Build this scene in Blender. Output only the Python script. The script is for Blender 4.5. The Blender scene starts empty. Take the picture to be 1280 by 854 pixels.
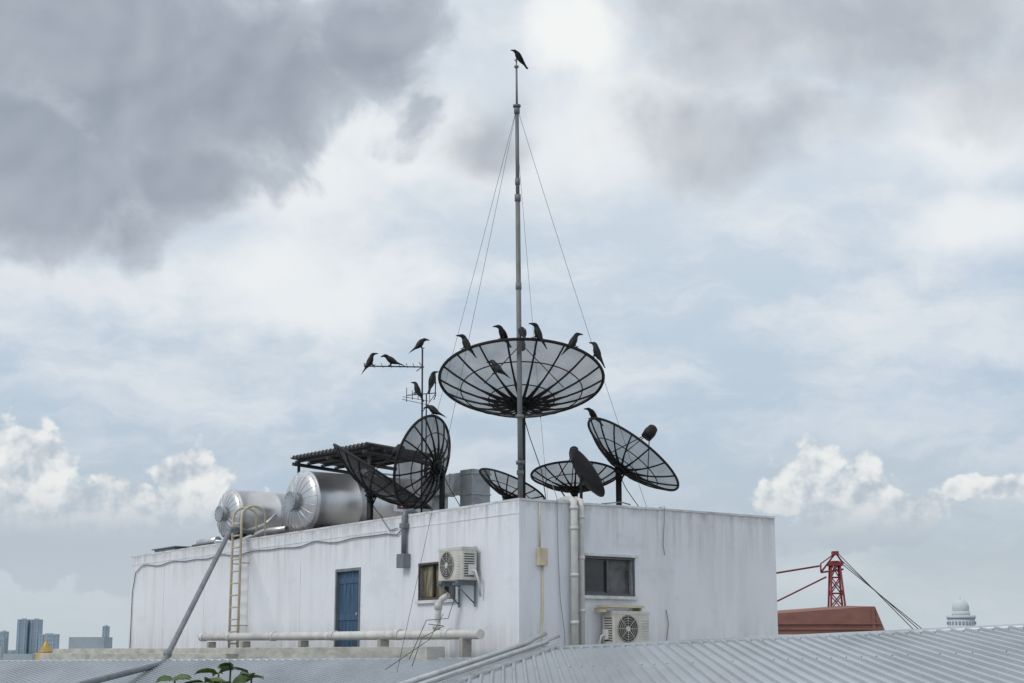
import bpy, bmesh, math, random
from mathutils import Vector, Matrix, Quaternion
random.seed(7)
V=Vector
scene=bpy.context.scene
scene.view_settings.view_transform='Standard'
scene.view_settings.look='None'
scene.view_settings.exposure=0
scene.view_settings.gamma=1

def lin(r,g,b):
    f=lambda c:(c/255/12.92) if c/255<=0.04045 else ((c/255+0.055)/1.055)**2.4
    return (f(r),f(g),f(b))

# ------------------------------------------------------------------ materials
def mat(name,col,rough=0.7,metal=0.0,var=0.12,scale=3.0,bump=0.0,bscale=40,col2=None,stretch=(1,1,1),spec=None):
    m=bpy.data.materials.new(name); m.use_nodes=True
    nt=m.node_tree; ns=nt.nodes; lk=nt.links
    b=ns['Principled BSDF']
    b.inputs['Roughness'].default_value=rough
    b.inputs['Metallic'].default_value=metal
    if spec is not None: b.inputs['Specular IOR Level'].default_value=spec
    tc=ns.new('ShaderNodeTexCoord'); mp=ns.new('ShaderNodeMapping')
    mp.inputs['Scale'].default_value=stretch
    lk.new(tc.outputs['Object'],mp.inputs['Vector'])
    n=ns.new('ShaderNodeTexNoise'); n.inputs['Scale'].default_value=scale; n.inputs['Detail'].default_value=5
    n.inputs['Roughness'].default_value=0.65
    lk.new(mp.outputs[0],n.inputs['Vector'])
    cr=ns.new('ShaderNodeValToRGB')
    c2=col2 if col2 else tuple(c*(1-var*2) for c in col)
    cr.color_ramp.elements[0].position=0.3; cr.color_ramp.elements[0].color=(*c2,1)
    cr.color_ramp.elements[1].position=0.62; cr.color_ramp.elements[1].color=(*col,1)
    lk.new(n.outputs['Fac'],cr.inputs['Fac']); lk.new(cr.outputs[0],b.inputs['Base Color'])
    if bump>0:
        n2=ns.new('ShaderNodeTexNoise'); n2.inputs['Scale'].default_value=bscale; n2.inputs['Detail'].default_value=4
        lk.new(tc.outputs['Object'],n2.inputs['Vector'])
        bp=ns.new('ShaderNodeBump'); bp.inputs['Strength'].default_value=bump; bp.inputs['Distance'].default_value=0.02
        lk.new(n2.outputs['Fac'],bp.inputs['Height']); lk.new(bp.outputs[0],b.inputs['Normal'])
    return m

def wall_material():
    m=bpy.data.materials.new('white_plaster'); m.use_nodes=True
    nt=m.node_tree; ns=nt.nodes; lk=nt.links; b=ns['Principled BSDF']
    b.inputs['Roughness'].default_value=0.85
    tc=ns.new('ShaderNodeTexCoord')
    def noise(scale,st,det=6,ro=.6):
        mp=ns.new('ShaderNodeMapping'); mp.inputs['Scale'].default_value=st
        lk.new(tc.outputs['Object'],mp.inputs[0])
        n=ns.new('ShaderNodeTexNoise'); n.inputs['Scale'].default_value=scale; n.inputs['Detail'].default_value=det
        n.inputs['Roughness'].default_value=ro
        lk.new(mp.outputs[0],n.inputs[0]); return n.outputs['Fac']
    def ramp(f,p0,p1,c0,c1):
        r=ns.new('ShaderNodeValToRGB'); r.color_ramp.elements[0].position=p0; r.color_ramp.elements[1].position=p1
        r.color_ramp.elements[0].color=(*c0,1); r.color_ramp.elements[1].color=(*c1,1); lk.new(f,r.inputs[0]); return r.outputs[0]
    def mul(a,bb,f=1):
        x=ns.new('ShaderNodeMix'); x.data_type='RGBA'; x.blend_type='MULTIPLY'
        if isinstance(f,(int,float)): x.inputs[0].default_value=f
        else: lk.new(f,x.inputs[0])
        lk.new(a,x.inputs[6])
        if isinstance(bb,tuple): x.inputs[7].default_value=(*bb,1)
        else: lk.new(bb,x.inputs[7])
        return x.outputs[2]
    def rng(x,a,b2):
        r=ns.new('ShaderNodeMapRange'); r.inputs[1].default_value=a; r.inputs[2].default_value=b2; lk.new(x,r.inputs[0]); return r.outputs[0]
    def mm(a,b2):
        r=ns.new('ShaderNodeMath'); r.operation='MULTIPLY'; lk.new(a,r.inputs[0]); lk.new(b2,r.inputs[1]); return r.outputs[0]
    base=ramp(noise(.5,(1,1,1)),.3,.7,(.70,.725,.775),(.75,.775,.82))
    streak=ramp(noise(.9,(2.2,2.2,.35),6,.6),.34,.50,(.84,.84,.83),(1,1,1))
    c=mul(base,streak,.5)
    patch=ramp(noise(.8,(1,1,1.6),8,.7),.36,.42,(.90,.90,.90),(1,1,1))
    c=mul(c,patch,.6)
    spots=ramp(noise(4,(1,1,1),8,.75),.30,.37,(.70,.67,.62),(1,1,1))
    c=mul(c,spots,.6)
    sx=ns.new('ShaderNodeSeparateXYZ'); lk.new(tc.outputs['Object'],sx.inputs[0])
    n3=rng(noise(1.6,(3.2,3.2,.25),8,.75),.46,.70)
    c=mul(c,(.60,.575,.54),mm(rng(sx.outputs[2],1.5,2.6),n3))
    n4=rng(noise(3.0,(1,1,1),8,.7),.40,.62)
    c=mul(c,(.62,.60,.57),mm(rng(sx.outputs[2],2.34,2.56),n4))
    c=mul(c,(.55,.52,.46),mm(rng(sx.outputs[2],.7,-.3),n3))
    lk.new(c,b.inputs['Base Color'])
    bp=ns.new('ShaderNodeBump'); bp.inputs['Strength'].default_value=.35; bp.inputs['Distance'].default_value=.015
    lk.new(noise(5,(1,1,1)),bp.inputs['Height']); lk.new(bp.outputs[0],b.inputs['Normal'])
    return m

def screen_material(name,opaq,col):
    m=bpy.data.materials.new(name); m.use_nodes=True
    nt=m.node_tree; ns=nt.nodes; lk=nt.links; b=ns['Principled BSDF']
    b.inputs['Roughness'].default_value=.6
    b.inputs['Base Color'].default_value=(*col,1)
    tr=ns.new('ShaderNodeBsdfTransparent'); mx=ns.new('ShaderNodeMixShader')
    tc=ns.new('ShaderNodeTexCoord'); n=ns.new('ShaderNodeTexNoise'); n.inputs['Scale'].default_value=2.5; n.inputs['Detail'].default_value=4
    lk.new(tc.outputs['Object'],n.inputs[0])
    mr=ns.new('ShaderNodeMapRange'); mr.inputs[3].default_value=opaq-.08; mr.inputs[4].default_value=opaq+.08
    mr.inputs[1].default_value=.3; mr.inputs[2].default_value=.7
    lk.new(n.outputs['Fac'],mr.inputs[0]); lk.new(mr.outputs[0],mx.inputs[0])
    lk.new(tr.outputs[0],mx.inputs[1]); lk.new(b.outputs[0],mx.inputs[2]); lk.new(mx.outputs[0],ns['Material Output'].inputs[0])
    return m

WALL=wall_material()
CONC=mat('concrete',(.42,.41,.38),.9,0,.18,2.5,.3,30)
CREAM=mat('cream_paint',(.58,.52,.38),.6,0,.15,4)
PLINTH=mat('plinth_paint',(.50,.50,.46),.85,0,.2,2,.3,25,stretch=(1,1,3))
COPING=mat('coping_plaster',(.66,.68,.71),.85,0,.2,3,.2,20)
BLACK=mat('black_paint',(.012,.012,.013),.55,0,.15,8,spec=.3)
DARK=mat('dark_steel',(.035,.037,.04),.6,.1,.2,6)
SCREEN=screen_material('perforated_mesh',.60,(.10,.105,.115))
SCREEN2=screen_material('perforated_mesh_dense',.70,(.035,.036,.04))
SOLID=mat('grey_dish_paint',(.03,.032,.036),.5,0,.2,6)
GALV=mat('galvanised_steel',(.42,.45,.48),.45,.5,.18,4)
FLASH=mat('flashing_steel',(.56,.59,.61),.4,.4,.15,3)
POLE=mat('mast_steel',(.20,.21,.215),.55,.3,.25,3,stretch=(1,1,.5))
TANK=mat('aluminium_cladding',(.62,.63,.65),.33,.85,.08,2,.10,3)
PVC=mat('pvc_pipe',(.64,.64,.62),.45,0,.12,3)
GREYP=mat('grey_pipe',(.20,.225,.25),.5,.2,.18,4)
ROOF=mat('corrugated_metal',(.46,.50,.54),.42,.35,.14,.7,.06,12,stretch=(1,.4,1))
ROOFD=mat('canopy_sheet',(.10,.105,.11),.6,.2,.2,4)
BLUE=mat('blue_door_paint',(.045,.11,.20),.6,0,.3,5,stretch=(3,3,.5))
BROWN=mat('brown_frame',(.10,.075,.055),.5,.2,.2,6)
ALU=mat('window_aluminium',(.13,.135,.14),.4,.6,.1,6)
GLASS=mat('window_glass',(.05,.055,.06),.08,0,.3,1.5,spec=.6)
GLASS2=mat('window_glass_grey',(.13,.135,.14),.15,0,.35,3,spec=.5)
CURT=mat('curtain_behind_glass',(.27,.24,.15),.22,0,.3,3,col2=(.06,.055,.045),stretch=(4,4,1))
ACW=mat('aircon_casing',(.60,.59,.54),.5,0,.12,4)
ACD=mat('aircon_dark',(.05,.05,.052),.6,0,.2,6)
CROW=mat('crow_feathers',(.007,.007,.009),.55,0,.2,20,spec=.3)
RED=mat('crane_red',(.24,.035,.045),.65,0,.2,2)
TERRA=mat('terracotta_roof',(.27,.125,.10),.85,0,.15,.5,stretch=(1,1,3))
POTM=mat('terracotta_pot',(.36,.15,.08),.85,0,.15,8)
REDL=mat('red_label',(.18,.03,.03),.5)
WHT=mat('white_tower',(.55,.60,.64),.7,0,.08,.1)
HAZE=mat('hazy_building',(.38,.47,.55),.9,0,.12,.02)  # aerial haze painted into the base colour as pale blue-grey
HAZE2=mat('hazy_windows',(.30,.38,.46),.7,0,.1,.02)  # window tone paled and blued, carrying the same painted haze
CITY=mat('city_roofs',(.40,.46,.50),.9,0,.15,.01)  # pale blue-grey holds distance haze, mixed into the base colour
GOLD=mat('gold_leaf',(.50,.36,.12),.5,.3,.2,1)
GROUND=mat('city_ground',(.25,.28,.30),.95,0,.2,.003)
LEAF=mat('leaf',(.08,.14,.035),.5,0,.25,9,col2=(.035,.07,.015))
BARK=mat('bark',(.12,.09,.06),.9,0,.2,20)

# ------------------------------------------------------------------ mesh builder
class M:
    def __init__(s): s.v=[]; s.f=[]; s.sm=[]
    def add(s,vs,fs,smooth=False,mt=None):
        o=len(s.v)
        for p in vs:
            p=V(p); s.v.append(mt@p if mt else p)
        for f in fs: s.f.append([i+o for i in f]); s.sm.append(smooth)
        return s
    def box(s,a,b,mt=None):
        x0,y0,z0=a; x1,y1,z1=b
        vs=[(x0,y0,z0),(x1,y0,z0),(x1,y1,z0),(x0,y1,z0),(x0,y0,z1),(x1,y0,z1),(x1,y1,z1),(x0,y1,z1)]
        return s.add(vs,[(0,3,2,1),(4,5,6,7),(0,1,5,4),(1,2,6,5),(2,3,7,6),(3,0,4,7)],False,mt)
    def sweep(s,pts,r,seg=8,mt=None,closed=False,cap=True):
        pts=[V(p) for p in pts]; n=len(pts)
        rs=r if isinstance(r,(list,tuple)) else [r]*n
        def tan(i):
            if closed: return (pts[(i+1)%n]-pts[i-1]).normalized()
            if i==0: return (pts[1]-pts[0]).normalized()
            if i==n-1: return (pts[-1]-pts[-2]).normalized()
            return ((pts[i+1]-pts[i]).normalized()+(pts[i]-pts[i-1]).normalized()).normalized()
        t0=tan(0); up=V((0,0,1)) if abs(t0.z)<.9 else V((1,0,0))
        u=t0.cross(up).normalized(); vs=[]
        for i in range(n):
            t=tan(i); u=(u-t*u.dot(t)).normalized(); w=t.cross(u)
            for k in range(seg):
                a=2*math.pi*k/seg; vs.append(pts[i]+(u*math.cos(a)+w*math.sin(a))*rs[i])
        fs=[]
        for i in range(n if closed else n-1):
            for k in range(seg):
                a=i*seg+k; b=i*seg+(k+1)%seg; j=((i+1)%n)*seg
                fs.append((a,b,j+(k+1)%seg,j+k))
        s.add(vs,fs,True,mt)
        if cap and not closed:
            o=len(s.v)-len(vs)
            s.f.append([o+k for k in range(seg)][::-1]); s.sm.append(False)
            o2=o+(n-1)*seg
            s.f.append([o2+k for k in range(seg)]); s.sm.append(False)
        return s
    def cyl(s,a,b,r,r2=None,seg=16,mt=None): return s.sweep([a,b],[r,r if r2 is None else r2],seg,mt)
    def sphere(s,c,r,seg=12,rings=8,mt=None,sc=(1,1,1)):
        vs=[];fs=[]
        for i in range(rings+1):
            ph=math.pi*i/rings
            for k in range(seg):
                a=2*math.pi*k/seg
                vs.append((c[0]+r*sc[0]*math.sin(ph)*math.cos(a),c[1]+r*sc[1]*math.sin(ph)*math.sin(a),c[2]+r*sc[2]*math.cos(ph)))
        for i in range(rings):
            for k in range(seg):
                fs.append((i*seg+k,(i+1)*seg+k,(i+1)*seg+(k+1)%seg,i*seg+(k+1)%seg))
        return s.add(vs,fs,True,mt)
    def mesh(s,name,origin=V((0,0,0)),clip=None):
        me=bpy.data.meshes.new(name)
        me.from_pydata([tuple(p-origin) for p in s.v],[],s.f)
        me.polygons.foreach_set('use_smooth',s.sm); me.update()
        if clip:
            bm=bmesh.new(); bm.from_mesh(me)
            for co,no in clip:
                bmesh.ops.bisect_plane(bm,geom=bm.verts[:]+bm.edges[:]+bm.faces[:],plane_co=V(co)-origin,plane_no=V(no),clear_outer=True)
            bm.to_mesh(me); bm.free()
        return me

def link(o): scene.collection.objects.link(o); return o
def single(name,mb,material,origin=(0,0,0),bevel=0,clip=None):
    o=bpy.data.objects.new(name,mb.mesh(name,V(origin),clip)); o.location=origin
    o.data.materials.append(material); link(o)
    if bevel: bv=o.modifiers.new('bevel','BEVEL'); bv.width=bevel; bv.segments=2; bv.limit_method='ANGLE'
    return o
class Group:
    def __init__(s,name,origin=(0,0,0)):
        s.o=V(origin); s.e=bpy.data.objects.new(name,None); s.e.location=origin; s.e.empty_display_size=.3; link(s.e)
    def part(s,name,mb,material,bevel=0,clip=None):
        o=bpy.data.objects.new(name,mb.mesh(name,s.o,clip)); o.data.materials.append(material); o.parent=s.e; link(o)
        if bevel: bv=o.modifiers.new('bevel','BEVEL'); bv.width=bevel; bv.segments=2; bv.limit_method='ANGLE'
        return o

# ------------------------------------------------------------------ building frame (metres)
C0=V((.12,27,0)); LE=V((-10.28,43.6,0)); RE=V((5.04,30.8,0))
dL=(LE-C0).normalized(); LL=(LE-C0).length
dR=(RE-C0).normalized(); LR=(RE-C0).length
nL=V((-dL.y,dL.x,0)); nL=nL if nL.x<0 else -nL
nR=V((dR.y,-dR.x,0))
def PL(s,z,o=0): return C0+dL*s+nL*o+V((0,0,z))
def PR(s,z,o=0): return C0+dR*s+nR*o+V((0,0,z))
TOP=2.527; ZR=2.25; ZT=-.42
Z=V((0,0,1))
def frame(P,along,normal): # local x along, y outwards, z up
    return Matrix(((along.x,normal.x,0,P.x),(along.y,normal.y,0,P.y),(0,0,1,P.z),(0,0,0,1)))

def wall(mb,P0,d,n,L,z0,z1,ops,depth=.14):
    xs=sorted({0,L,*[o[0] for o in ops],*[o[1] for o in ops]}); zs=sorted({z0,z1,*[o[2] for o in ops],*[o[3] for o in ops]})
    for i in range(len(xs)-1):
        for j in range(len(zs)-1):
            cx=(xs[i]+xs[i+1])/2; cz=(zs[j]+zs[j+1])/2
            if any(o[0]<cx<o[1] and o[2]<cz<o[3] for o in ops): continue
            q=[P0+d*a+Z*c for a,c in ((xs[i],zs[j]),(xs[i+1],zs[j]),(xs[i+1],zs[j+1]),(xs[i],zs[j+1]))]
            mb.add(q,[(0,1,2,3)])
    for a,b,c,e in ops:
        o=[P0+d*x+Z*z for x,z in ((a,c),(b,c),(b,e),(a,e))]; i=[p-n*depth for p in o]
        for k in range(4): mb.add([o[k],o[(k+1)%4],i[(k+1)%4],i[k]],[(0,1,2,3)])

bld=Group('rooftop_building',C0)
mb=M()
DOOR=(5.86,6.98,ZT+.02,1.66); WL=(2.16,3.43,.98,1.58); WR=(1.43,2.54,1.01,1.60)
wall(mb,C0,dL,nL,LL,ZT-.3,TOP,[DOOR,WL]); wall(mb,C0,dR,nR,LR,ZT-.3,TOP,[WR])
BK=LE+(RE-C0)
wall(mb,LE,(BK-LE).normalized(),dL,(BK-LE).length,ZT-.3,TOP,[])
wall(mb,RE,(BK-RE).normalized(),dR,(BK-RE).length,ZT-.3,TOP,[])
wo=bld.part('walls',mb,WALL)
# parapet coping ring and inner parapet, roof slab
ins=.16
def insetpt(a,b,c): return a+(b-a).normalized()*ins+(c-a).normalized()*ins
outer=[C0,RE,BK,LE]; inner=[insetpt(C0,RE,LE),insetpt(RE,C0,BK),insetpt(BK,RE,LE),insetpt(LE,C0,BK)]
mb=M()
ex=lambda p,c: p+(p-c).normalized()*.018
cen=(C0+RE+BK+LE)/4
oc=[ex(p,cen) for p in outer]
for k in range(4):
    j=(k+1)%4
    a,b,c,d_=oc[k],oc[j],inner[j],inner[k]
    lo,hi=TOP-.003,TOP+.035
    mb.add([a+Z*lo,b+Z*lo,c+Z*lo,d_+Z*lo,a+Z*hi,b+Z*hi,c+Z*hi,d_+Z*hi],[(0,1,5,4),(4,5,6,7),(2,3,7,6),(0,3,2,1)])
bld.part('parapet_coping',mb,COPING)
mb=M()
for k in range(4):
    j=(k+1)%4; mb.add([inner[k]+Z*ZR,inner[j]+Z*ZR,inner[j]+Z*TOP,inner[k]+Z*TOP],[(0,1,2,3)])
bld.part('parapet_inside',mb,WALL)
mb=M(); mb.add([p+Z*ZR for p in inner],[(0,1,2,3)]); bld.part('roof_slab',mb,CONC)
# door
F=frame(PL(0,0),dL,nL)
mb=M(); a,b,c,d_=DOOR
mb.box((a,-.10,c),(a+.06,.02,d_),F); mb.box((b-.06,-.10,c),(b,.02,d_),F); mb.box((a+.06,-.10,d_-.06),(b-.06,.02,d_),F)
bld.part('door_frame',mb,GREYP,.004)
mb=M(); n=6; w=(b-a-.12)/n
for i in range(n): mb.box((a+.06+i*w+.006,-.09,c),(a+.06+(i+1)*w-.006,-.05,d_-.062),F)
mb.box((a+.062,-.11,c),(b-.062,-.092,d_-.062),F)
for z in (c+.25,(c+d_)/2,d_-.3): mb.box((a+.09,-.052,z),(b-.09,-.035,z+.12),F)
bld.part('door_leaf',mb,BLUE,.004)
mb=M(); mb.cyl(F@V((a+.18,-.04,.75)),F@V((a+.18,.0,.75)),.03); bld.part('door_knob',mb,GALV)
# windows
def window(F,w,panes,fm,gms,nm):
    a,b,c,d_=w; t=.05
    mb=M()
    mb.box((a-.04,-.12,c-.04),(b+.04,.025,c),F); mb.box((a-.04,-.12,d_),(b+.04,.025,d_+.04),F)
    mb.box((a-.04,-.12,c+.001),(a,.02,d_-.001),F); mb.box((b,-.12,c+.001),(b+.04,.02,d_-.001),F)
    pw=(b-a)/panes
    for i in range(1,panes): mb.box((a+i*pw-.022,-.09,c),(a+i*pw+.022,-.03,d_),F)
    for i in range(panes):
        y=-.06-(i%2)*.02
        mb.box((a+i*pw+.022,y-.015,c),(a+(i+1)*pw-.022,y+.012,c+.03),F)
        mb.box((a+i*pw+.022,y-.015,d_-.03),(a+(i+1)*pw-.022,y+.012,d_),F)
    bld.part(nm+'_frame',mb,fm,.003)
    for i in range(panes):
        mb=M(); y=-.075-(i%2)*.02
        mb.box((a+i*pw+.01,y-.006,c+.01),(a+(i+1)*pw-.01,y,d_-.01),F); bld.part(nm+'_pane',mb,gms[i%len(gms)])
window(F,WL,3,BROWN,[GLASS,CURT,CURT],'side_window')
FR=frame(PR(0,0),dR,nR)
window(FR,WR,2,ALU,[GLASS,GLASS2],'front_window')
mb=M(); a,b,c,d_=WR; mb.box((a-.08,.0,c-.10),(b+.08,.06,c-.043),FR); mb.box((a-.08,.0,d_+.043),(b+.08,.08,d_+.09),FR)
a,b,c,d_=WL; mb.box((a-.08,.0,c-.10),(b+.08,.06,c-.043),F)
bld.part('window_ledges',mb,COPING,.004)
# faint joints in the side wall
mb=M()
for s in (8.7,11.4,14.2,17): mb.box((s,.0,ZT),(s+.012,.004,TOP-.02),F)
mb.box((.01,.0,2.30),(LL-.01,.006,2.312),F)
bld.part('wall_joints',mb,COPING)

# terrace slab and plinth
mb=M(); poly=[(-16,37),(-10.7,34.3),(-1.6,27.8),(.3,26.6),(9.5,19.5),(15,30),(3,58),(-16,56)]
n=len(poly); mb.add([(x,y,ZT) for x,y in poly]+[(x,y,-1.3) for x,y in poly],[tuple(range(n)),tuple(range(2*n-1,n-1,-1))]+[(i,(i+1)%n,n+(i+1)%n,n+i) for i in range(n)])
single('roof_terrace',mb,CONC)
mb=M(); mb.box((.9,.9,ZT),(22.2,1.25,.10),F); mb.box((9,1.25,ZT),(22.6,1.5,-.02),F)
single('terrace_kerb_wall',mb,PLINTH,PL(0,0),.01)

# lower building under the metal roofs
mb=M(); mb.box((-20,9,-35),(17,58,-1.32)); single('lower_building',mb,COPING)

# ------------------------------------------------------------------ corrugated roofs
def corr(mb,A,e,Lw,d,Ld,p,h,prof=((0,0),(.60,0),(.70,1),(.90,1))):
    nrm=e.cross(d).normalized(); nrm=nrm if nrm.z>0 else -nrm
    vs=[]; cnt=int(Lw/p)
    for i in range(cnt):
        for f,hh in prof:
            q=A+e*((i+f)*p)+nrm*(hh*h); vs+= [q,q+d*Ld]
    m_=len(vs)//2
    mb.add(vs,[(2*i,2*i+1,2*i+3,2*i+2) for i in range(m_-1)])
valA=V((.42,26.15,0)); valB=V((-1.5,21,0)); vd=(valB-valA).normalized(); vn=V((-vd.y,vd.x,0)); vn=vn if vn.x>0 else -vn
mb=M(); A=V((.2,26.3,.03)); B=V((6.5,21,.31)); e=(B-A).normalized(); d=V((.02,-5.9,-.48)).normalized()
corr(mb,A-e*2.2,e,16,d,13,.2,.035)
rr=Group('corrugated_metal_roof',A); rr.part('roof_sheet',mb,ROOF,clip=[(valA,-vn)])
mb=M(); mb.sweep([A-e*.2+Z*.0,A+e*13.6+Z*.0],.05,8); rr.part('ridge_roll',mb,ROOF)
mb=M(); rnd=random.Random(5); nrm=e.cross(d).normalized(); nrm=nrm if nrm.z>0 else -nrm
for i in range(70):
    for t in (.6,3.6):
        q=A+e*(.2*i+.16-2.2+.0)+d*t+nrm*.036
        if (q-valA).dot(vn)>.4 and rnd.random()<.8: mb.cyl(q,q+nrm*.008,.010,None,6)
rr.part('roof_screws',mb,GREYP)
A1=V((-1.6,27.5,-.12)); B1=V((-10.7,34,-.19)); e1=(B1-A1).normalized(); d1=V((.505,-.86,-.075)).normalized()
mb=M(); corr(mb,A1-e1*5.5,e1,24,d1,16,.2,.035)
lr=Group('corrugated_metal_roof',A1); lr.part('roof_sheet',mb,ROOF,clip=[(valA,vn)])
mb=M(); mb.sweep([A1-e1*1.2,A1+e1*17.5],.035,8); lr.part('edge_trim',mb,ROOF)
# valley flashing
def rz(x,y): # height of the front metal roof plane
    nn=e.cross(d); return A.z-(nn.x*(x-A.x)+nn.y*(y-A.y))/nn.z
fl=Group('valley_flashing',valA)
mb=M()
p0=valA+vd*-.15; p1=valA+vd*9
vs=[]
for p in (p0,p1):
    z=rz(p.x,p.y)
    for off,dz in ((-.12,-.45),(-.12,.085),(.0,.10),(.05,.05),(.22,.05),(.26,.09),(.36,.08),(.38,-.02)):
        vs.append(p+vn*off+Z*(z+dz))
mb.add(vs,[(i,i+1,i+9,i+8) for i in range(7)]); fl.part('flashing_sheet',mb,FLASH)
mb=M(); q=lambda t,o,h: (lambda p:p+Z*(rz(p.x,p.y)+h))(valA+vd*t+vn*o)
mb.sweep([q(-.1,.12,.1),q(3,.12,.1),q(9,.12,.1)],.035,8)
mb.sweep([q(-.35,-.0,.22),q(-.1,-.05,.20),q(.4,-.06,.15),q(9,-.06,.15)],.04,8)
mb.sweep([q(-.3,.25,.16),q(.5,.27,.15),q(9,.27,.15)],.025,8)
fl.part('pipes',mb,FLASH)

# ------------------------------------------------------------------ dishes
def dish(C,axis,R,nr,px,base,screen=SCREEN,rib=.012,feed=True,rings=(.36,.68),phase=0,name='satellite_dish',actuator=True,fs_=1.0):
    C=V(C); axis=V(axis).normalized(); f=.76*R; dp=R*R/(4*f)
    rot=axis.to_track_quat('Z','Y').to_matrix().to_4x4(); T=Matrix.Translation(C)@rot
    zf=lambda r:r*r/(4*f)-dp
    g=Group(name,(px[0],px[1],base))
    mb=M(); K=6; S=nr*3; vs=[];fs=[]
    for i in range(K+1):
        r=R*(.08+.915*i/K)
        for k in range(S):
            a=2*math.pi*k/S; vs.append((r*math.cos(a),r*math.sin(a),zf(r)))
    for i in range(K):
        for k in range(S): fs.append((i*S+k,i*S+(k+1)%S,(i+1)*S+(k+1)%S,(i+1)*S+k))
    mb.add(vs,fs,True,T); g.part('mesh_reflector',mb,screen)
    mb=M()
    for k in range(nr):
        a=2*math.pi*(k+phase)/nr; pts=[]
        for i in range(7):
            r=R*(.06+.94*i/6); pts.append((r*math.cos(a),r*math.sin(a),zf(r)-.012))
        mb.sweep(pts,[rib*1.5]*3+[rib]*4,6,T)
        if R>1.3:
            pts=[]
            for i in range(5):
                r=R*(.06+.46*i/4); pts.append((r*math.cos(a),r*math.sin(a),zf(r)-.012-.09*(1-i/4)))
            mb.sweep(pts,rib*.8,6,T)
    for q in rings: mb.sweep([(q*R*math.cos(2*math.pi*k/48),q*R*math.sin(2*math.pi*k/48),zf(q*R)-.015) for k in range(48)],rib*.6,6,T,True)
    g.part('ribs',mb,BLACK)
    mb=M(); mb.sweep([(R*math.cos(2*math.pi*k/64),R*math.sin(2*math.pi*k/64),0) for k in range(64)],rib*1.6,8,T,True)
    g.part('rim',mb,BLACK)
    mb=M(); mb.cyl((0,0,-dp-.07),(0,0,-dp+.015),.12*R,.15*R,20,T); mb.cyl((0,0,-dp-.14),(0,0,-dp-.05),.05*R+.02,None,12,T)
    hub=T@V((0,0,-dp-.12)); ptop=V((px[0],px[1],hub.z-.10))
    mb.sweep([hub,(hub+ptop)/2+Z*.02,ptop],[.05,.06,.065],8)
    for sg in (-1,1):
        q1=T@V((sg*.10*R+.0,-.10*R,-dp-.03)); mb.cyl(q1,ptop+V((sg*.04,0,-.05)),.016,None,6)
    g.part('mount_bracket',mb,BLACK)
    mb=M(); mb.cyl((px[0],px[1],base),ptop,.055 if R<1.3 else .072,None,14); mb.cyl((px[0],px[1],base),(px[0],px[1],base+.02),.17,None,14)
    g.part('mount_pole',mb,BLACK)
    if actuator:
        mb=M(); q1=T@V((.35*R,.0,zf(.35*R)-.03)); q2=V((px[0],px[1],ptop.z-.2)); mb.cyl(q1,(q1+q2)/2,.012,None,8); mb.cyl((q1+q2)/2,q2,.022,None,8); g.part('actuator_arm',mb,DARK)
    if feed:
        zt=f-dp; mb=M()
        for k in range(3):
            a=2*math.pi*(k/3+.1); r=.55*R; mb.cyl((r*math.cos(a),r*math.sin(a),zf(r)),(.05*math.cos(a),.05*math.sin(a),zt+.02),.010,None,6,T)
        g.part('feed_struts',mb,BLACK)
        mb=M(); k_=fs_; mb.sweep([(0,0,zt-.03),(0,0,zt+.10*k_),(0,0,zt+.22*k_),(0,0,zt+.25*k_)],[.10*k_,.115*k_,.09*k_,.05*k_],20,T)
        g.part('feedhorn',mb,BLACK)
    # signal cable drooping from the hub to the roof
    mb=M(); a_=hub; b_=V((px[0]+.35,px[1]+.1,base+.01)); mid=(a_+b_)/2+V((.18,0,-.1))
    mb.sweep([a_,(a_*.6+mid*.4)+Z*-.05,mid,(mid*.5+b_*.5)+V((.08,0,-.05)),b_],.008,5); g.part('coax_cable',mb,BLACK)
    return T,zf
dish((.17,28.5,4.85),(0,.31,.95),1.48,18,(.17,28.25),ZR,rib=.018,rings=(.40,.74),actuator=False,fs_=.7)
dish((2.24,29.5,3.6),(.59,.137,.76),1.02,16,(1.97,29.5),ZR,rib=.015)
dish((1.165,29.8,3.25),(0,.207,.976),.805,16,(1.165,29.75),ZR,rib=.014,feed=True,fs_=.85)
dish((.0,29.4,3.02),(.40,.13,.895),.65,14,(-.12,29.4),ZR,rib=.012,feed=False)
dish((-1.73,30.8,3.61),(-.84,.45,.29),.92,16,(-1.35,30.9),ZR,rib=.017,screen=SCREEN2,feed=False)
dish((-2.63,32.3,3.50),(.52,-.02,.80),1.16,18,(-2.85,32.3),ZR,rib=.017,screen=SCREEN2)
# solid offset dish
g=Group('offset_satellite_dish',(1.25,28.9,ZR)); ax=V((.8,.2,.555)).normalized()
T=Matrix.Translation((1.36,28.9,3.2))@ax.to_track_quat('Z','Y').to_matrix().to_4x4()
mb=M(); R=.51; vs=[];fs=[]
for sgn,off in ((1,0),(1,-.02)):
    for i in range(7):
        for k in range(32):
            r=R*i/6+.001; a=2*math.pi*k/32; vs.append((r*math.cos(a)*.92,r*math.sin(a),(r*r)/(4*.55)-.118+off*(1 if i<6 else .2)))
for l in (0,1):
    for i in range(6):
        for k in range(32):
            b0=l*224; q=(b0+i*32+k,b0+i*32+(k+1)%32,b0+(i+1)*32+(k+1)%32,b0+(i+1)*32+k); fs.append(q if l==0 else q[::-1])
mb.add(vs,fs,True,T); mb.sweep([(R*.92*math.cos(2*math.pi*k/40),R*math.sin(2*math.pi*k/40),.0) for k in range(40)],.014,6,T,True)
g.part('reflector',mb,SOLID)
mb=M(); bot=T@V((0,0,-.14)); mb.sweep([(1.25,28.9,ZR),(1.25,28.9,bot.z-.05),bot],.028,8)
lo=min([T@V((R*.9*math.cos(a/20*math.pi),R*.98*math.sin(a/20*math.pi),0)) for a in range(40)],key=lambda p:p.z)
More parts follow.
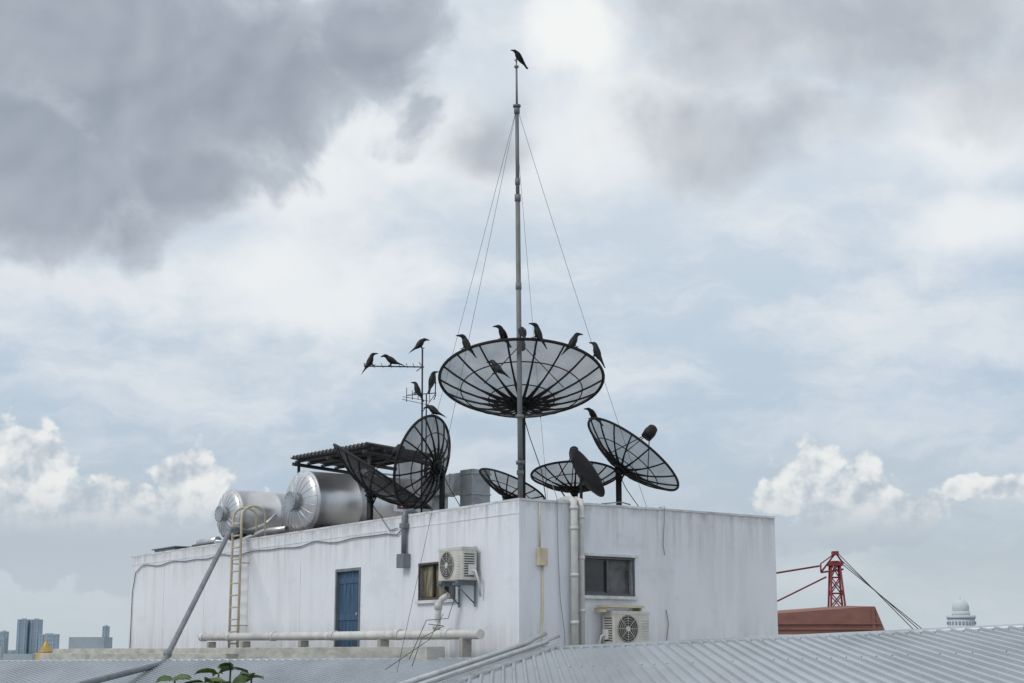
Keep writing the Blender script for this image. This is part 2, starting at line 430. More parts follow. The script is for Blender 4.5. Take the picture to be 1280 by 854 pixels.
lnb=V((1.36,28.9,3.2))+ax*.30-Z*.33; mb.cyl(lo,lnb,.010,None,6); mb.cyl(lnb-ax*.0,lnb-ax*.10+Z*.05,.025,None,10)
g.part('mount_and_lnb',mb,DARK)

# ------------------------------------------------------------------ mast with guy wires
g=Group('guyed_mast',(.15,27.36,ZR))
mt=lambda z:V((.15-.07*(z-2.25)/8.15,27.36-.06*(z-2.25)/8.15,z))
mb=M()
mb.sweep([mt(ZR),mt(5.0),mt(7.9)],[.045,.045,.043],14); mb.cyl(mt(7.88),mt(9.55),.034,None,12); mb.cyl(mt(9.5),mt(10.36),.022,.018,10)
for z,r in ((7.9,.055),(9.52,.052),(6.3,.052),(8.2,.045)): mb.cyl(mt(z-.06),mt(z+.06),r,None,12)
mb.cyl(mt(9.58),mt(9.62),.07,None,12); mb.sphere(mt(10.34),.045,sc=(1,1,.7)); mb.cyl(mt(10.38),mt(10.5),.012,None,6)
mb.sphere(mt(10.44),.02)
g.part('pole',mb,POLE)
mb=M()
ends=[(V((-1.72,24.4,-.30)),9.58,.0035),(V((-2.3,33.5,ZR)),9.58,.0035),(V((2.45,28.95,TOP)),9.58,.0035),(V((.78,32,ZR)),9.0,.003)]
for p,z,r in ends: 
    a=mt(z); mb.sweep([a+(p-a)*(i/12)-Z*(.10*math.sin(math.pi*i/12)) for i in range(13)],r,5)
p,a=ends[3][0],mt(9.0)
for t in (.5,.62,.64,.66): q=a+(p-a)*t-Z*.09; mb.sphere(q,.018,8,6,sc=(1,1,1.8))
g.part('guy_wires',mb,DARK)
mb=M()
for z in (4.0,3.2): mb.cyl(mt(z-.03),mt(z+.03),.075,None,12)
mb.box((.08,27.25,3.0),(.20,27.45,3.06))
g.part('clamps',mb,POLE)

# ------------------------------------------------------------------ tv antenna
g=Group('tv_antenna',(-1.88,33,ZR)); mb=M()
mb.cyl((-1.86,33,ZR),(-1.88,33,6.25),.022,.018,8)
mb.cyl((-1.78,33.05,ZR),(-1.79,33.05,5.3),.014,None,8)
mb.cyl((-3.1,33,5.89),(-1.84,33,5.87),.014,None,8)
for x in (-3.08,-2.9,-2.72,-2.54,-2.36,-2.2,-2.06): mb.cyl((x,32.72,5.9),(x,33.28,5.9),.006,None,5)
mb.cyl((-3.08,33,5.86),(-3.08,33,5.95),.012,None,5)
mb.cyl((-2.0,33,5.78),(-1.87,33,5.88),.01,None,5); mb.cyl((-1.95,33,5.97),(-1.88,33,5.88),.008,None,5)
mb.cyl((-2.2,33,5.27),(-1.58,33,5.32),.011,None,6)
for x,l in ((-2.2,.15),(-2.08,.10),(-1.96,.10),(-1.72,.12)): mb.cyl((x,33,5.28-l),(x,33,5.28+l),.008,None,5)
for dz in (-.12,.04): mb.cyl((-2.28,32.95+dz,5.22+dz*.5),(-1.70,33.0+dz,5.12+dz*.7),.006,None,5)
mb.sweep([(-1.62,32.8,5.15),(-1.60,33,5.25),(-1.6,33,5.6),(-1.60,32.8,5.7)],.012,6)
mb.cyl((-1.88,33,4.9),(-1.6,33,5.3),.008,None,5)
g.part('mast_and_elements',mb,DARK)

# ------------------------------------------------------------------ tanks
def tank(C,R,L):
    C=V(C); d=dR; T=frame(C,d,V((-d.y,d.x,0))) # local x along axis
    g=Group('hot_water_tank',(C.x,C.y,ZR)); mb=M(); S=56
    n=max(2,int(L/.95)); xs=[]
    for i in range(n+1):
        x=i*L/n; xs+= [(x-.025,R),(x-.022,R*1.010),(x+.022,R*1.010),(x+.025,R)]
    rr_=[.12,.3,.45,.6,.72,.82,.90,.96,.99]
    dome=[(-.30*R*math.sqrt(max(0,1-r*r))-.03,R*r) for r in rr_]
    back=[(L+.30*R*math.sqrt(max(0,1-r*r))+.03,R*r) for r in rr_[::-1]]
    P=dome+xs+back
    vs=[];fs=[]
    for x,r in P:
        for k in range(S): a=2*math.pi*k/S; vs.append((x,r*math.cos(a),r*math.sin(a)))
    for i in range(len(P)-1):
        for k in range(S): fs.append((i*S+k,i*S+(k+1)%S,(i+1)*S+(k+1)%S,(i+1)*S+k))
    mb.add(vs,fs,True,T); g.part('cladded_shell',mb,TANK)
    mb=M()
    for k in range(20):
        a=2*math.pi*(k+.5)/20
        mb.sweep([(x-.002,r*math.cos(a),r*math.sin(a)) for x,r in dome],.007,5,T)
    g.part('end_seams',mb,TANK)
    mb=M(); x0=-.33*R; k_=R/.66; mb.cyl((x0-.10,0,0),(x0+.1,0,0),.17*k_,None,28,T); mb.cyl((x0-.14,0,0),(x0-.10,0,0),.215*k_,None,28,T)
    for k in range(12):
        a=2*math.pi*k/12; q=.19*k_; mb.cyl((x0-.16,q*math.cos(a),q*math.sin(a)),(x0-.13,q*math.cos(a),q*math.sin(a)),.013,None,6,T)
    g.part('manhole_flange',mb,GALV)
    mb=M()
    for x in (.3,L-.4):
        mb.box((x-.06,-R*.7,ZR-C.z),(x+.06,R*.7,-R*.72),T)
        for y in (-R*.62,R*.62): mb.box((x-.1,y-.06,ZR-C.z),(x+.1,y+.06,-R*.5),T)
    mb.box((-.3,-R*.8,ZR-C.z+.02),(L,-R*.68,ZR-C.z+.14),T)
    g.part('saddles',mb,DARK)
    mb=M(); mb.sweep([(.3,-R*.3,-R*.9),(.3,-R*.3,-R-.08),(-.5,-R*.3,-R-.08)],.045,10,T); mb.sweep([(L*.5,0,R-.02),(L*.5,0,R+.07),(L*.8,0,R+.07)],.025,8,T)
    g.part('pipework',mb,TANK)
    return T,g
T2,g2=tank((-4.62,35.55,3.27),.70,3.2)
mb=M(); mb.box((2.02,-.705,-.08),(2.30,-.69,.08),T2); g2.part('label',mb,REDL)
mb=M(); mb.box((1.92,-.70,-.14),(2.4,-.6,.14),T2); g2.part('label_plate',mb,TANK)
tank((-6.85,39.1,3.30),.60,3.2)
g=Group('tank_pipework',PL(12,ZR)); mb=M()
mb.sweep([PL(13.6,2.62,-.5),PL(12.8,2.62,-.4),PL(11.6,2.75,-.4),PL(10.6,2.75,-.5)],.06,10)
mb.sweep([PL(13.2,2.85,-.6),PL(11.9,2.9,-.5),PL(11.9,3.15,-.8)],.045,10)
mb.sweep([PL(15.4,2.68,-.3),PL(14.2,2.68,-.3)],.10,12)
g.part('insulated_pipes',mb,TANK)
mb=M(); mb.sweep([PL(15.7,2.6,-.25),PL(13.9,2.6,-.25)],.06,10)
for s in (14.0,14.8,15.5): mb.box((s-.04,-.5,ZR),(s+.04,-.2,2.6),F)
g.part('pipe_supports',mb,DARK)
mb=M(); mb.box((16.9,-.55,ZR),(18.4,-.2,2.66),F); mb.box((16.8,-.6,2.66),(18.5,-.15,2.69),F); single('roof_vent_box',mb,GREYP,PL(17,ZR),.01)

# ------------------------------------------------------------------ canopy
P2=V((-3.15,34.5,4.46)); P1=V((-5.2,37.4,4.50)); P3=V((-1.73,36.4,4.42))
g=Group('corrugated_canopy',(-3.5,37,ZR)); mb=M()
e_=(P1-P2); Lw=e_.length; e_=e_.normalized(); d_=(P3-P2); Ld=d_.length; d_=d_.normalized()
nrm=e_.cross(d_).normalized(); nrm=nrm if nrm.z>0 else -nrm
vs=[]; cnt=20; sub=6
for i in range(cnt*sub+1):
    q=P2+e_*(Lw*i/(cnt*sub))+nrm*(.04*math.sin(2*math.pi*i/sub)); vs+=[q,q+d_*Ld]
mb.add(vs,[(2*i,2*i+1,2*i+3,2*i+2) for i in range(cnt*sub)],True)
ob=g.part('roof_sheet',mb,ROOFD); so=ob.modifiers.new('s','SOLIDIFY'); so.thickness=.012
mb=M()
for t in (.08,.25,.45,.65,.85): a=P2+d_*(Ld*t)-Z*.09; mb.cyl(a,a+e_*Lw,.035,None,6)
for t in (.04,.5,.96): a=P2+e_*(Lw*t)-Z*.17; mb.cyl(a,a+d_*Ld,.045,None,6)
for t in (.04,.96):
    for u in (.08,.9): a=P2+e_*(Lw*t)+d_*(Ld*u)-Z*.1; mb.cyl(V((a.x,a.y,ZR)),a,.035,None,8)
g.part('steel_frame',mb,DARK)

# ------------------------------------------------------------------ duct
g=Group('ventilation_duct',(-.7,31.2,ZR)); mb=M(); Fd=frame(V((-.72,31.2,0)),dR,nR)
mb.box((-.22,-.2,ZR),(.22,.2,3.50),Fd)
for z in (2.6,3.0,3.4): mb.box((-.235,-.215,z),(.235,.215,z+.03),Fd)
Fh=frame(V((-.8,31.6,0)),V((-.55,.83,0)).normalized(),V((-.83,-.55,0)).normalized())
mb.box((.0,-.2,3.12),(1.6,.2,3.50),Fh)
for x in (.5,1.0): mb.box((x,-.215,3.105),(x+.03,.215,3.515),Fh)
mb.box((1.2,-.19,ZR),(1.59,.19,3.12),Fh)
g.part('sheet_metal_duct',mb,GALV,.006)

# ------------------------------------------------------------------ air conditioners
def aircon(P,along,normal,bracket=False,fx=-.10):
    T=frame(P,along,normal); g=Group('air_conditioner',P); mb=M()
    mb.box((-.41,.02,.03),(.41,.33,.58),T); g.part('casing',mb,ACW,.018)
    mb=M(); mb.box((-.415,.015,.545),(.415,.335,.60),T)
    sgx=1 if fx<0 else -1
    for z in range(9):
        xa,xb=sorted((sgx*.24,sgx*.385)); mb.box((xa,.331,.08+z*.045),(xb,.338,.10+z*.045),T)
    g.part('top_lid',mb,ACW,.006)
    mb=M(); c=(fx,0,.30); mb.cyl((c[0],.325,c[2]),(c[0],.334,c[2]),.235,None,32,T)
    for z in range(10): mb.box((-.4155,.08,.09+z*.042),(-.409,.28,.108+z*.042),T); mb.box((.409,.08,.09+z*.042),(.4155,.28,.108+z*.042),T)
    g.part('fan_opening',mb,ACD)
    mb=M()
    for r in (.06,.10,.14,.18,.22,.24): mb.sweep([(c[0]+r*math.cos(2*math.pi*k/32),.345,c[2]+r*math.sin(2*math.pi*k/32)) for k in range(32)],.0035,5,T,True)
    for k in range(8): a=2*math.pi*k/8; mb.cyl((c[0]+.03*math.cos(a),.346,c[2]+.03*math.sin(a)),(c[0]+.24*math.cos(a),.346,c[2]+.24*math.sin(a)),.004,None,5,T)
    mb.cyl((c[0],.336,c[2]),(c[0],.35,c[2]),.045,None,16,T)
    g.part('fan_grille',mb,ACW)
    mb=M(); mb.box((-.30,.0,-.02),(-.25,.36,.03),T); mb.box((.25,.0,-.02),(.30,.36,.03),T)
    if bracket:
        for x in (-.275,.275):
            mb.box((x-.02,-.03,-.055),(x+.02,.42,-.02),T); mb.sweep([T@V((x,-.03,-.38)),T@V((x,.36,-.05))],.013,6); mb.box((x-.02,-.03,-.42),(x+.02,-.008,.62),T)
    g.part('feet_and_bracket',mb,GREYP)
    mb=M(); mb.sweep([T@V((-.43,.12,.2)),T@V((-.5,.1,.18)),T@V((-.52,.05,.0)),T@V((-.5,.0,-.25))],.02,8); mb.box((-.44,.06,.12),(-.41,.2,.30),T); g.part('refrigerant_lines',mb,PVC)
aircon(PL(1.65,1.20,.06),dL,nL,True,fx=.10)
aircon(PR(2.17,.10,.05),dR,nR)
mb=M(); mb.box((1.6,.0,ZT),(2.75,.55,.075),FR); single('equipment_plinth',mb,PLINTH,PR(2,ZT),.01)
mb=M(); mb.box((1.62,.10,.76),(2.5,.34,.80),FR)
for x in (1.66,2.46): mb.box((x-.015,.0,.68),(x+.015,.30,.76),FR)
single('rain_shelf',mb,CREAM,PR(2,.7))

# ------------------------------------------------------------------ pipes on walls
mb=M()
def clampr(mb,s,z,r,P=PR,o=.1): mb.cyl(P(s,z-.03,o),P(s,z+.03,o),r+.012,None,14)
mb.sweep([PR(1.12,2.50,-.5),PR(1.12,2.585,-.25),PR(1.12,2.60,-.1),PR(1.12,2.60,.02),PR(1.12,2.55,.09),PR(1.12,2.4,.10),PR(1.12,ZT,.10)],.062,14)
for z in (.5,1.3,2.1,2.45): clampr(mb,1.12,z,.062,o=.10)
single('drainpipe',mb,PVC,PR(1.12,ZT,.11))
mb=M(); mb.sweep([PR(1.30,2.56,-.2),PR(1.30,2.62,-.05),PR(1.30,2.58,.07),PR(1.30,2.4,.08),PR(1.30,ZT,.08)],.048,12)
for z in (.7,1.6,2.3): clampr(mb,1.30,z,.048,o=.08)
single('drainpipe',mb,PVC,PR(1.30,ZT,.08))
g=Group('junction_box',PR(.45,1.45,0)); mb=M(); mb.box((.36,.0,1.44),(.55,.09,1.74),FR); g.part('box',mb,CREAM,.01)
mb=M(); mb.cyl(PR(.42,1.74,.03),PR(.42,TOP-.03,.03),.014,None,8); mb.sweep([PR(.48,1.44,.03),PR(.48,.6,.03),PR(.44,.4,.05),PR(.40,ZT,.06)],.014,8)
g.part('conduit',mb,CREAM)
mb=M(); mb.sweep([PR(.78,2.9,-.1),PR(.80,2.6,.03),PR(.82,1.6,.03),PR(.86,.9,.03),PR(.94,.3,.05),PR(.92,ZT,.08)],.006,6)
mb.sweep([PR(3.3,TOP+.06,-.1),PR(3.3,TOP+.06,.05),PR(3.31,2.3,.02),PR(3.27,1.9,.02),PR(3.31,1.72,.02)],.006,6)
mb.sweep([PR(3.32,.75,.02),PR(3.36,.5,.03),PR(3.3,.2,.03),PR(3.36,ZT,.03)],.008,6)
mb.sweep([PR(2.0,TOP+.06,-.2),PR(2.3,TOP+.09,.0),PR(2.6,TOP+.07,-.1)],.012,6)
single('wall_cable',mb,GREYP,PR(.8,0))
# long pvc pipe
g=Group('long_pvc_pipe',PL(.6,.33,.5)); mb=M()
mb.sweep([PL(.5,.30,.45),PL(6,.32,.45),PL(12.9,.35,.45)],.085,14); mb.cyl(PL(12.9,.35,.45),PL(13.1,.35,.45),.10,None,14)
for s in (1.6,3.4,6.1,9,11.4): mb.cyl(PL(s-.09,.31+s*.003,.45),PL(s+.09,.31+s*.003,.45),.10,None,14)
mb.sweep([PL(2.0,.32,.45),PL(2.0,.82,.40),PL(1.98,.92,.36),PL(1.85,.99,.3)],.055,12)
mb.cyl(PL(2.0,.40,.45),PL(2.0,.52,.445),.07,None,12); mb.cyl(PL(2.0,.74,.42),PL(2.0,.86,.41),.07,None,12)
g.part('pipe',mb,PVC)
mb=M()
for s in (1,4,7.5,10.5,12.5): mb.box((s-.06,.36,ZT),(s+.06,.54,.24),F)
g.part('supports',mb,CONC)
# grey conduit
g=Group('conduit_pipe',PL(3.95,1.6,0)); mb=M()
mb.sweep([PL(3.95,2.5,-.3),PL(3.95,2.64,-.1),PL(3.95,2.62,.04),PL(3.95,2.5,.07),PL(3.95,1.75,.07)],.05,12); g.part('pipe',mb,GREYP)
mb=M(); mb.box((3.8,.01,1.56),(4.08,.16,1.82),F); mb.box((3.86,.01,2.30),(4.04,.13,2.40),F); g.part('trap_box',mb,GREYP,.01)
# cable along side wall
mb=M(); pts=[PL(LL-.25,ZT,.03),PL(LL-.25,1.6,.03),PL(LL-.45,2.1,.03),PL(LL-.9,2.25,.03)]
for i in range(1,40):
    s=LL-.9-i*(LL-5.3)/40; pts.append(PL(s,2.27-.05*abs(math.sin(i*.42))+.02*math.sin(i*1.3),.03))
pts+=[PL(4.3,2.2,.03),PL(4.1,2.3,.03),PL(4.05,2.55,.05)]
mb.sweep(pts,.013,6)
mb.sweep([PL(5.0,TOP+.05,.02),PL(4.6,2.3,.03),PL(4.3,2.33,.03)],.01,5)
single('wall_cable',mb,GREYP,PL(LL,0))
# ladder
g=Group('roof_ladder',PL(11.75,ZT,.25)); mb=M()
for s in (11.5,12.0):
    pts=[PL(s,ZT+.45,.22),PL(s,3.05,.22)]
    for k in range(1,8):
        a=math.pi*k/8; pts.append(PL(s,3.05+.25*math.sin(a),.22-.30*(1-math.cos(a))))
    pts.append(PL(s,ZR+.1,-.38)); mb.sweep(pts,.03,8)
    for z in (.6,2.0): mb.cyl(PL(s,z,.0),PL(s,z,.22),.015,None,6)
g.part('rails',mb,CREAM)
mb=M(); z=.2
while z<3.0: mb.cyl(PL(11.5,z,.22),PL(12.0,z,.22),.02,None,8); z+=.27
g.part('rungs',mb,CREAM)
# diagonal pipe
mb=M(); mb.sweep([(-6.0,37.2,2.72),(-6.33,36.6,2.78),(-6.38,36.3,2.68),(-6.6,31,-.16),(-6.62,30.7,-.22),(-6.95,26.5,-.50),(-7.3,23,-.9)],.055,12)
for p in ((-6.59,31.2,-.03),(-6.37,36.35,2.72)): mb.sphere(p,.085)
single('diagonal_drain_pipe',mb,GREYP,(-6.6,31,-.2))
mb=M(); mb.sweep([(-1.55,24.6,-.1),(-1.35,25.6,.5),(-1.30,26.3,.52),(-1.05,26.7,.55),(-.95,26.9,.9)],.006,5)
mb.sweep([(-1.5,24.5,-.2),(-1.40,25.2,.22),(-1.1,26.2,.42),(-1.35,26.3,.45)],.006,5)
mb.sweep([(-1.9,24.5,-.25),(-1.3,25.6,.2),(-1.12,26.5,.62)],.005,5)
single('loose_cables',mb,DARK,(-1.5,24.5,-.2))

# ------------------------------------------------------------------ crows
def crow_mesh(head=0.0,hunch=0.0):
    mb=M(); DZ=-.045
    sp=[(.208,.228,.002,.002),(.196,.237,.009,.006),(.170,.248,.016,.010),(.144,.255,.020,.014),(.124,.261,.028,.024),(.096,.264,.037,.031),(.066,.252,.042,.036),(.040,.226,.048,.044),(.012,.196,.060,.056),(-.022,.164,.067,.062),(-.06,.134,.064,.060),(-.10,.108,.050,.050),(-.135,.086,.034,.038),(-.165,.068,.018,.030),(-.215,.042,.010,.030),(-.27,.014,.007,.034),(-.315,-.008,.004,.032)]
    if hunch: sp=[(x-(hunch*.35 if i<7 else hunch*.1 if i==7 else 0),z-(hunch if i<7 else hunch*.4 if i==7 else 0),h,w) for i,(x,z,h,w) in enumerate(sp)]
    S=12; vs=[];fs=[]; n=len(sp)
    for i,(x,z,h,w) in enumerate(sp):
        a=sp[max(0,i-1)]; b=sp[min(n-1,i+1)]; t=V((b[0]-a[0],0,b[1]-a[1])).normalized(); up=V((-t.z,0,t.x))
        if up.z<0: up=-up
        yaw=head if i<7 else (head*.5 if i==7 else 0)
        piv=V((.05,0,.24))
        for k in range(S):
            an=2*math.pi*k/S; p=V((x,0,z))+up*(h*math.sin(an))+V((0,w*math.cos(an),0))
            if yaw: p=piv+Matrix.Rotation(yaw,3,'Z')@(p-piv)
            vs.append(p+Z*DZ)
    for i in range(n-1):
        for k in range(S): fs.append((i*S+k,(i+1)*S+k,(i+1)*S+(k+1)%S,i*S+(k+1)%S))
    fs.append(tuple(range(S))); fs.append(tuple(range(n*S-1,(n-1)*S-1,-1)))
    mb.add(vs,fs,True)
    for sg in (-1,1):
        wp=[(.035,.050,.205,.012,.006),(.0,.060,.185,.042,.012),(-.05,.064,.150,.050,.013),(-.11,.056,.112,.042,.011),(-.17,.038,.078,.028,.008),(-.23,.022,.046,.014,.005),(-.275,.014,.024,.004,.003)]
        vs=[];fs=[]
        for x,y,z,h,w in wp:
            for k in range(8):
                an=2*math.pi*k/8; vs.append((x+.35*h*math.sin(an),sg*(y+w*math.cos(an)),z+DZ+h*math.sin(an)*.9))
        for i in range(6):
            for k in range(8): fs.append((i*8+k,(i+1)*8+k,(i+1)*8+(k+1)%8,i*8+(k+1)%8))
        fs.append(tuple(range(8))); fs.append(tuple(range(55,47,-1)))
        mb.add(vs,fs,True)
        mb.sweep([(-.035,sg*.026,.09),(-.02,sg*.028,.04),(-.012,sg*.028,.03),(.0,sg*.028,.004)],[.028,.015,.008,.006],6)
        for dx,dy in ((.045,0),(.038,.018),(.038,-.018),(-.03,0)): mb.sweep([(0,sg*.028,.006),(dx*.6,sg*.028+dy*.6,.008),(dx,sg*.028+dy,-.002)],[.006,.005,.002],5)
        if not hunch:
            e0=V((.118,sg*.026,.270)); piv=V((.05,0,.24)); e0=piv+Matrix.Rotation(head,3,'Z')@(e0-piv)
            mb.sphere(e0+Z*DZ,.0055,8,6)
    return mb.mesh('crow')
CM=[crow_mesh(0),crow_mesh(.7),crow_mesh(-.6),crow_mesh(0,.035)]
for c in CM: c.materials.append(CROW)
def crow(p,yaw,tilt=0,var=0,s=1.0):
    o=bpy.data.objects.new('crow',CM[var]); o.location=p
    o.rotation_euler=(Matrix.Rotation(math.radians(yaw),3,'Z')@Matrix.Rotation(math.radians(-tilt),3,'Y')).to_euler()
    o.scale=(s,s,s); link(o)
Cb=V((.17,28.5,4.85)); rim=lambda th,dz=.02: Cb+1.48*(V((1,0,0))*math.cos(math.radians(th))+V((0,-.95,.31))*math.sin(math.radians(th)))+Z*dz
crow(mt(10.46),215,14,3,.85)
crow(rim(134),150,22,1); crow(rim(104),235,10,2,.95); crow(rim(90),100,5,3,.95); crow(rim(82),155,30,1); crow(rim(50),25,18,0); crow(rim(32),150,32,0)
crow((-.30,27.69,4.80),150,8,0)
crow((-2.90,33,5.90),15,28,0); crow((-2.55,33,5.90),170,-6,1); crow((-1.88,33,6.26),20,12,3)
crow((-2.04,33,5.30),150,28,0,.95); crow((-1.62,32.95,5.50),60,36,2); crow((-1.55,30.68,4.50),155,0,3)
crow((1.45,29.38,4.25),200,15,3,.9)

# ------------------------------------------------------------------ background
mb=M(); mb.add([(-9000,-2000,-36),(9000,-2000,-36),(9000,9000,-36),(-9000,9000,-36)],[(0,1,2,3)]); single('ground',mb,GROUND)
# crane
g=Group('red_crane',(30,150,0)); mb=M()
def lat(a,b,wa,wb,n,r):
    a=V(a);b=V(b)
    for sx in (-1,1):
        for sy in (-1,1): mb.cyl(a+V((sx*wa,sy*wa,0)),b+V((sx*wb,sy*wb,0)),r,None,6)
    for i in range(n):
        t0=i/n;t1=(i+1)/n; w0=wa+(wb-wa)*t0; w1=wa+(wb-wa)*t1; p0=a+(b-a)*t0; p1=a+(b-a)*t1
        for sy in (-1,1):
            mb.cyl(p0+V((-w0,sy*w0,0)),p1+V((w1,sy*w1,0)),r*.6,None,5); mb.cyl(p0+V((w0,sy*w0,0)),p1+V((-w1,sy*w1,0)),r*.6,None,5); mb.cyl(p1+V((-w1,sy*w1,0)),p1+V((w1,sy*w1,0)),r*.6,None,5)
lat((30.2,150,-36),(30.1,150,1),1.0,.85,14,.12)
lat((30.1,150,1),(30.0,150,8.3),.85,.38,5,.10)
mb.box((29.4,149.4,7.9),(30.7,150.6,8.2)); mb.cyl((28.7,150,7.3),(30.2,150,9.2),.09,None,6); mb.cyl((30.8,150,8.1),(30.1,150,9.2),.09,None,6)
mb.cyl((28.7,150,7.3),(30.8,150,7.6),.10,None,6); mb.cyl((28.7,150,7.3),(28.7,150,8.1),.08,None,6); mb.box((29.8,149.6,8.9),(30.35,150.4,9.25)); mb.cyl((28.7,150,8.1),(30,150,9.0),.06,None,6)
g.part('lattice_tower',mb,RED)
mb=M(); mb.cyl((28.6,150,7.9),(14,152,5.6),.09,None,5); mb.cyl((29.2,150,6.9),(14,152,-.5),.08,None,5)
g.part('boom_pendants',mb,RED)
mb=M()
for dx in (0,.9,1.6): mb.cyl((30.3+dx*.2,150,9.1-dx*.6),(40+dx,150,-1.0),.04,None,5)
g.part('cables',mb,DARK)
# terracotta roofed building
g=Group('terracotta_roof_building',(27,140,-35)); mb=M()
vs=[]
for y,dz in ((138,0),(150,.4)):
    vs+=[(19,y,-1),(31.7,y,-1),(31.7,y,1.75),(30.9,y,3.85+dz),(30.5,y,3.85+dz),(19,y,3.0+dz)]
mb.add(vs,[(0,1,2,3,4,5),(11,10,9,8,7,6)]+[(i,(i+1)%6,6+(i+1)%6,6+i) for i in range(6)]); g.part('roof',mb,TERRA)
mb=M()
for z in (1.9,2.35): mb.box((19,137.85,z),(31.3,137.98,z+.12))
mb.box((30.6,137.9,1.7),(30.85,137.99,3.8)); g.part('fascia_lines',mb,TERRA)
mb=M(); mb.box((19,138.2,-35),(31,149,-1.02)); mb.box((18.5,137.5,.9),(31.3,137.95,1.5)); g.part('walls',mb,COPING)
# domed tower
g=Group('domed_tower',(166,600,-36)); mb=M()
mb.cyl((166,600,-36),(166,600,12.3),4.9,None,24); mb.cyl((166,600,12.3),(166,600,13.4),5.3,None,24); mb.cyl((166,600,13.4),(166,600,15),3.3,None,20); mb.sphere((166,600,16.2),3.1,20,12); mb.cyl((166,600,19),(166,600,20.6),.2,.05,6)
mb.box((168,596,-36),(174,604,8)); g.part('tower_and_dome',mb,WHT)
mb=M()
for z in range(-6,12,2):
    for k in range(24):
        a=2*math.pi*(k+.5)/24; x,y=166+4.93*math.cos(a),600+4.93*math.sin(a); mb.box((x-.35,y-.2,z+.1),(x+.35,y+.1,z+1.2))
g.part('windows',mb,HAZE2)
# high-rises
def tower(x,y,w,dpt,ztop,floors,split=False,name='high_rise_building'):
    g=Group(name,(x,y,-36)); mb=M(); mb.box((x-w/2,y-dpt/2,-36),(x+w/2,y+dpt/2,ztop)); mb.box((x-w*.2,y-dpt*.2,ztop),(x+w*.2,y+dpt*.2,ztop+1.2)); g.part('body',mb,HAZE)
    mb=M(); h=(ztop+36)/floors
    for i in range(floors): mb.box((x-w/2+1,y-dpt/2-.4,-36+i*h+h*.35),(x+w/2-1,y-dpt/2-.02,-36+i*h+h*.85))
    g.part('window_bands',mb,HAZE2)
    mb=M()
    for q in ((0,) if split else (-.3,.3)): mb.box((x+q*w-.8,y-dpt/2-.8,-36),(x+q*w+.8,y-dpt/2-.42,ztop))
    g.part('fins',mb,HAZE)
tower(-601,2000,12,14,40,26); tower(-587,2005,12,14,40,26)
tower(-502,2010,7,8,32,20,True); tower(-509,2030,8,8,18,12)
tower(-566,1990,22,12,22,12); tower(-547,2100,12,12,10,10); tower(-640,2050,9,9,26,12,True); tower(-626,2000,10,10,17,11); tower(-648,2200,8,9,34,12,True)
# golden temple
g=Group('golden_temple',(-286,1000,-36)); mb=M()
mb.cyl((-286,1000,-36),(-286,1000,0),7,6,16); mb.sweep([(-286,1000,z) for z in (0,1.2,1.25,3,3.1,5,6.5,8,11)],[4.5,4,3.4,3,2.2,1.9,.8,.35,.05],14)
g.part('chedi',mb,GOLD)
mb=M(); rnd=random.Random(3)
for i in range(1100):
    y=rnd.uniform(1300,4200); x=rnd.uniform(-.42,.42)*y; w=rnd.uniform(8,34); h=rnd.uniform(10,38)+(rnd.random()**7)*14
    mb.box((x-w/2,y-w/2,-36),(x+w/2,y+w/2,-36+h))
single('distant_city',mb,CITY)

# ------------------------------------------------------------------ foreground balcony and potted plant
mb=M(); mb.box((-5,-4,-36),(5,5.9,-1.62)); single('neighbouring_balcony',mb,CONC)
g=Group('potted_plant',(-.9,5.0,-1.62)); mb=M()
mb.sweep([(-.9,5,-1.62),(-.9,5,-1.3),(-.9,5,-1.28)],[.13,.18,.19],20); g.part('pot',mb,POTM)
mb=M(); tips=[]
rnd=random.Random(11)
for tx,tz in ((-.86,-.050),(-.90,-.065),(-.81,-.080),(-1.03,-.085),(-.94,-.09),(-.98,-.11),(-.84,-.11),(-1.08,-.12)):
    ty=5+rnd.uniform(-.10,.10)
    pts=[V((-.9,5,-1.3)),V((-.9+(tx+.9)*.3,5+(ty-5)*.5,-.9)),V((-.9+(tx+.9)*.8,ty,-.4)),V((tx,ty,tz))]
    mb.sweep(pts,[.012,.009,.006,.003],6); tips.append(pts)
g.part('stems',mb,BARK)
mb=M()
def leaf(p,dirv,l,w,roll):
    dirv=dirv.normalized(); side=dirv.cross(Z).normalized(); upv=side.cross(dirv); side=side*math.cos(roll)+upv*math.sin(roll); upv=side.cross(dirv)
    vs=[p]; 
    for t,ww in ((.2,.7),(.45,1),(.7,.75),(.88,.35)):
        c=p+dirv*(l*t)-Z*(l*.25*t*t); vs+=[c+side*(w*ww)+upv*.008,c,c-side*(w*ww)+upv*.008]
    vs.append(p+dirv*l-Z*(l*.28))
    fs=[(0,1,2),(0,2,3)]
    for i in range(3):
        o=1+i*3; fs+=[(o,o+3,o+4,o+1),(o+1,o+4,o+5,o+2)]
    fs+=[(10,13,11),(11,13,12)]
    mb.add(vs,fs,True)
for pts in tips:
    for i in range(14):
        t=rnd.uniform(.35,1) if i>3 else 1; seg=min(2,int(t*3)); q=pts[seg]+(pts[seg+1]-pts[seg])*(t*3-seg)
        a=rnd.uniform(0,6.28); leaf(q,V((math.cos(a),math.sin(a),rnd.uniform(-.1,.5))),rnd.uniform(.05,.085),rnd.uniform(.013,.022),rnd.uniform(-.8,.8))
g.part('leaves',mb,LEAF)

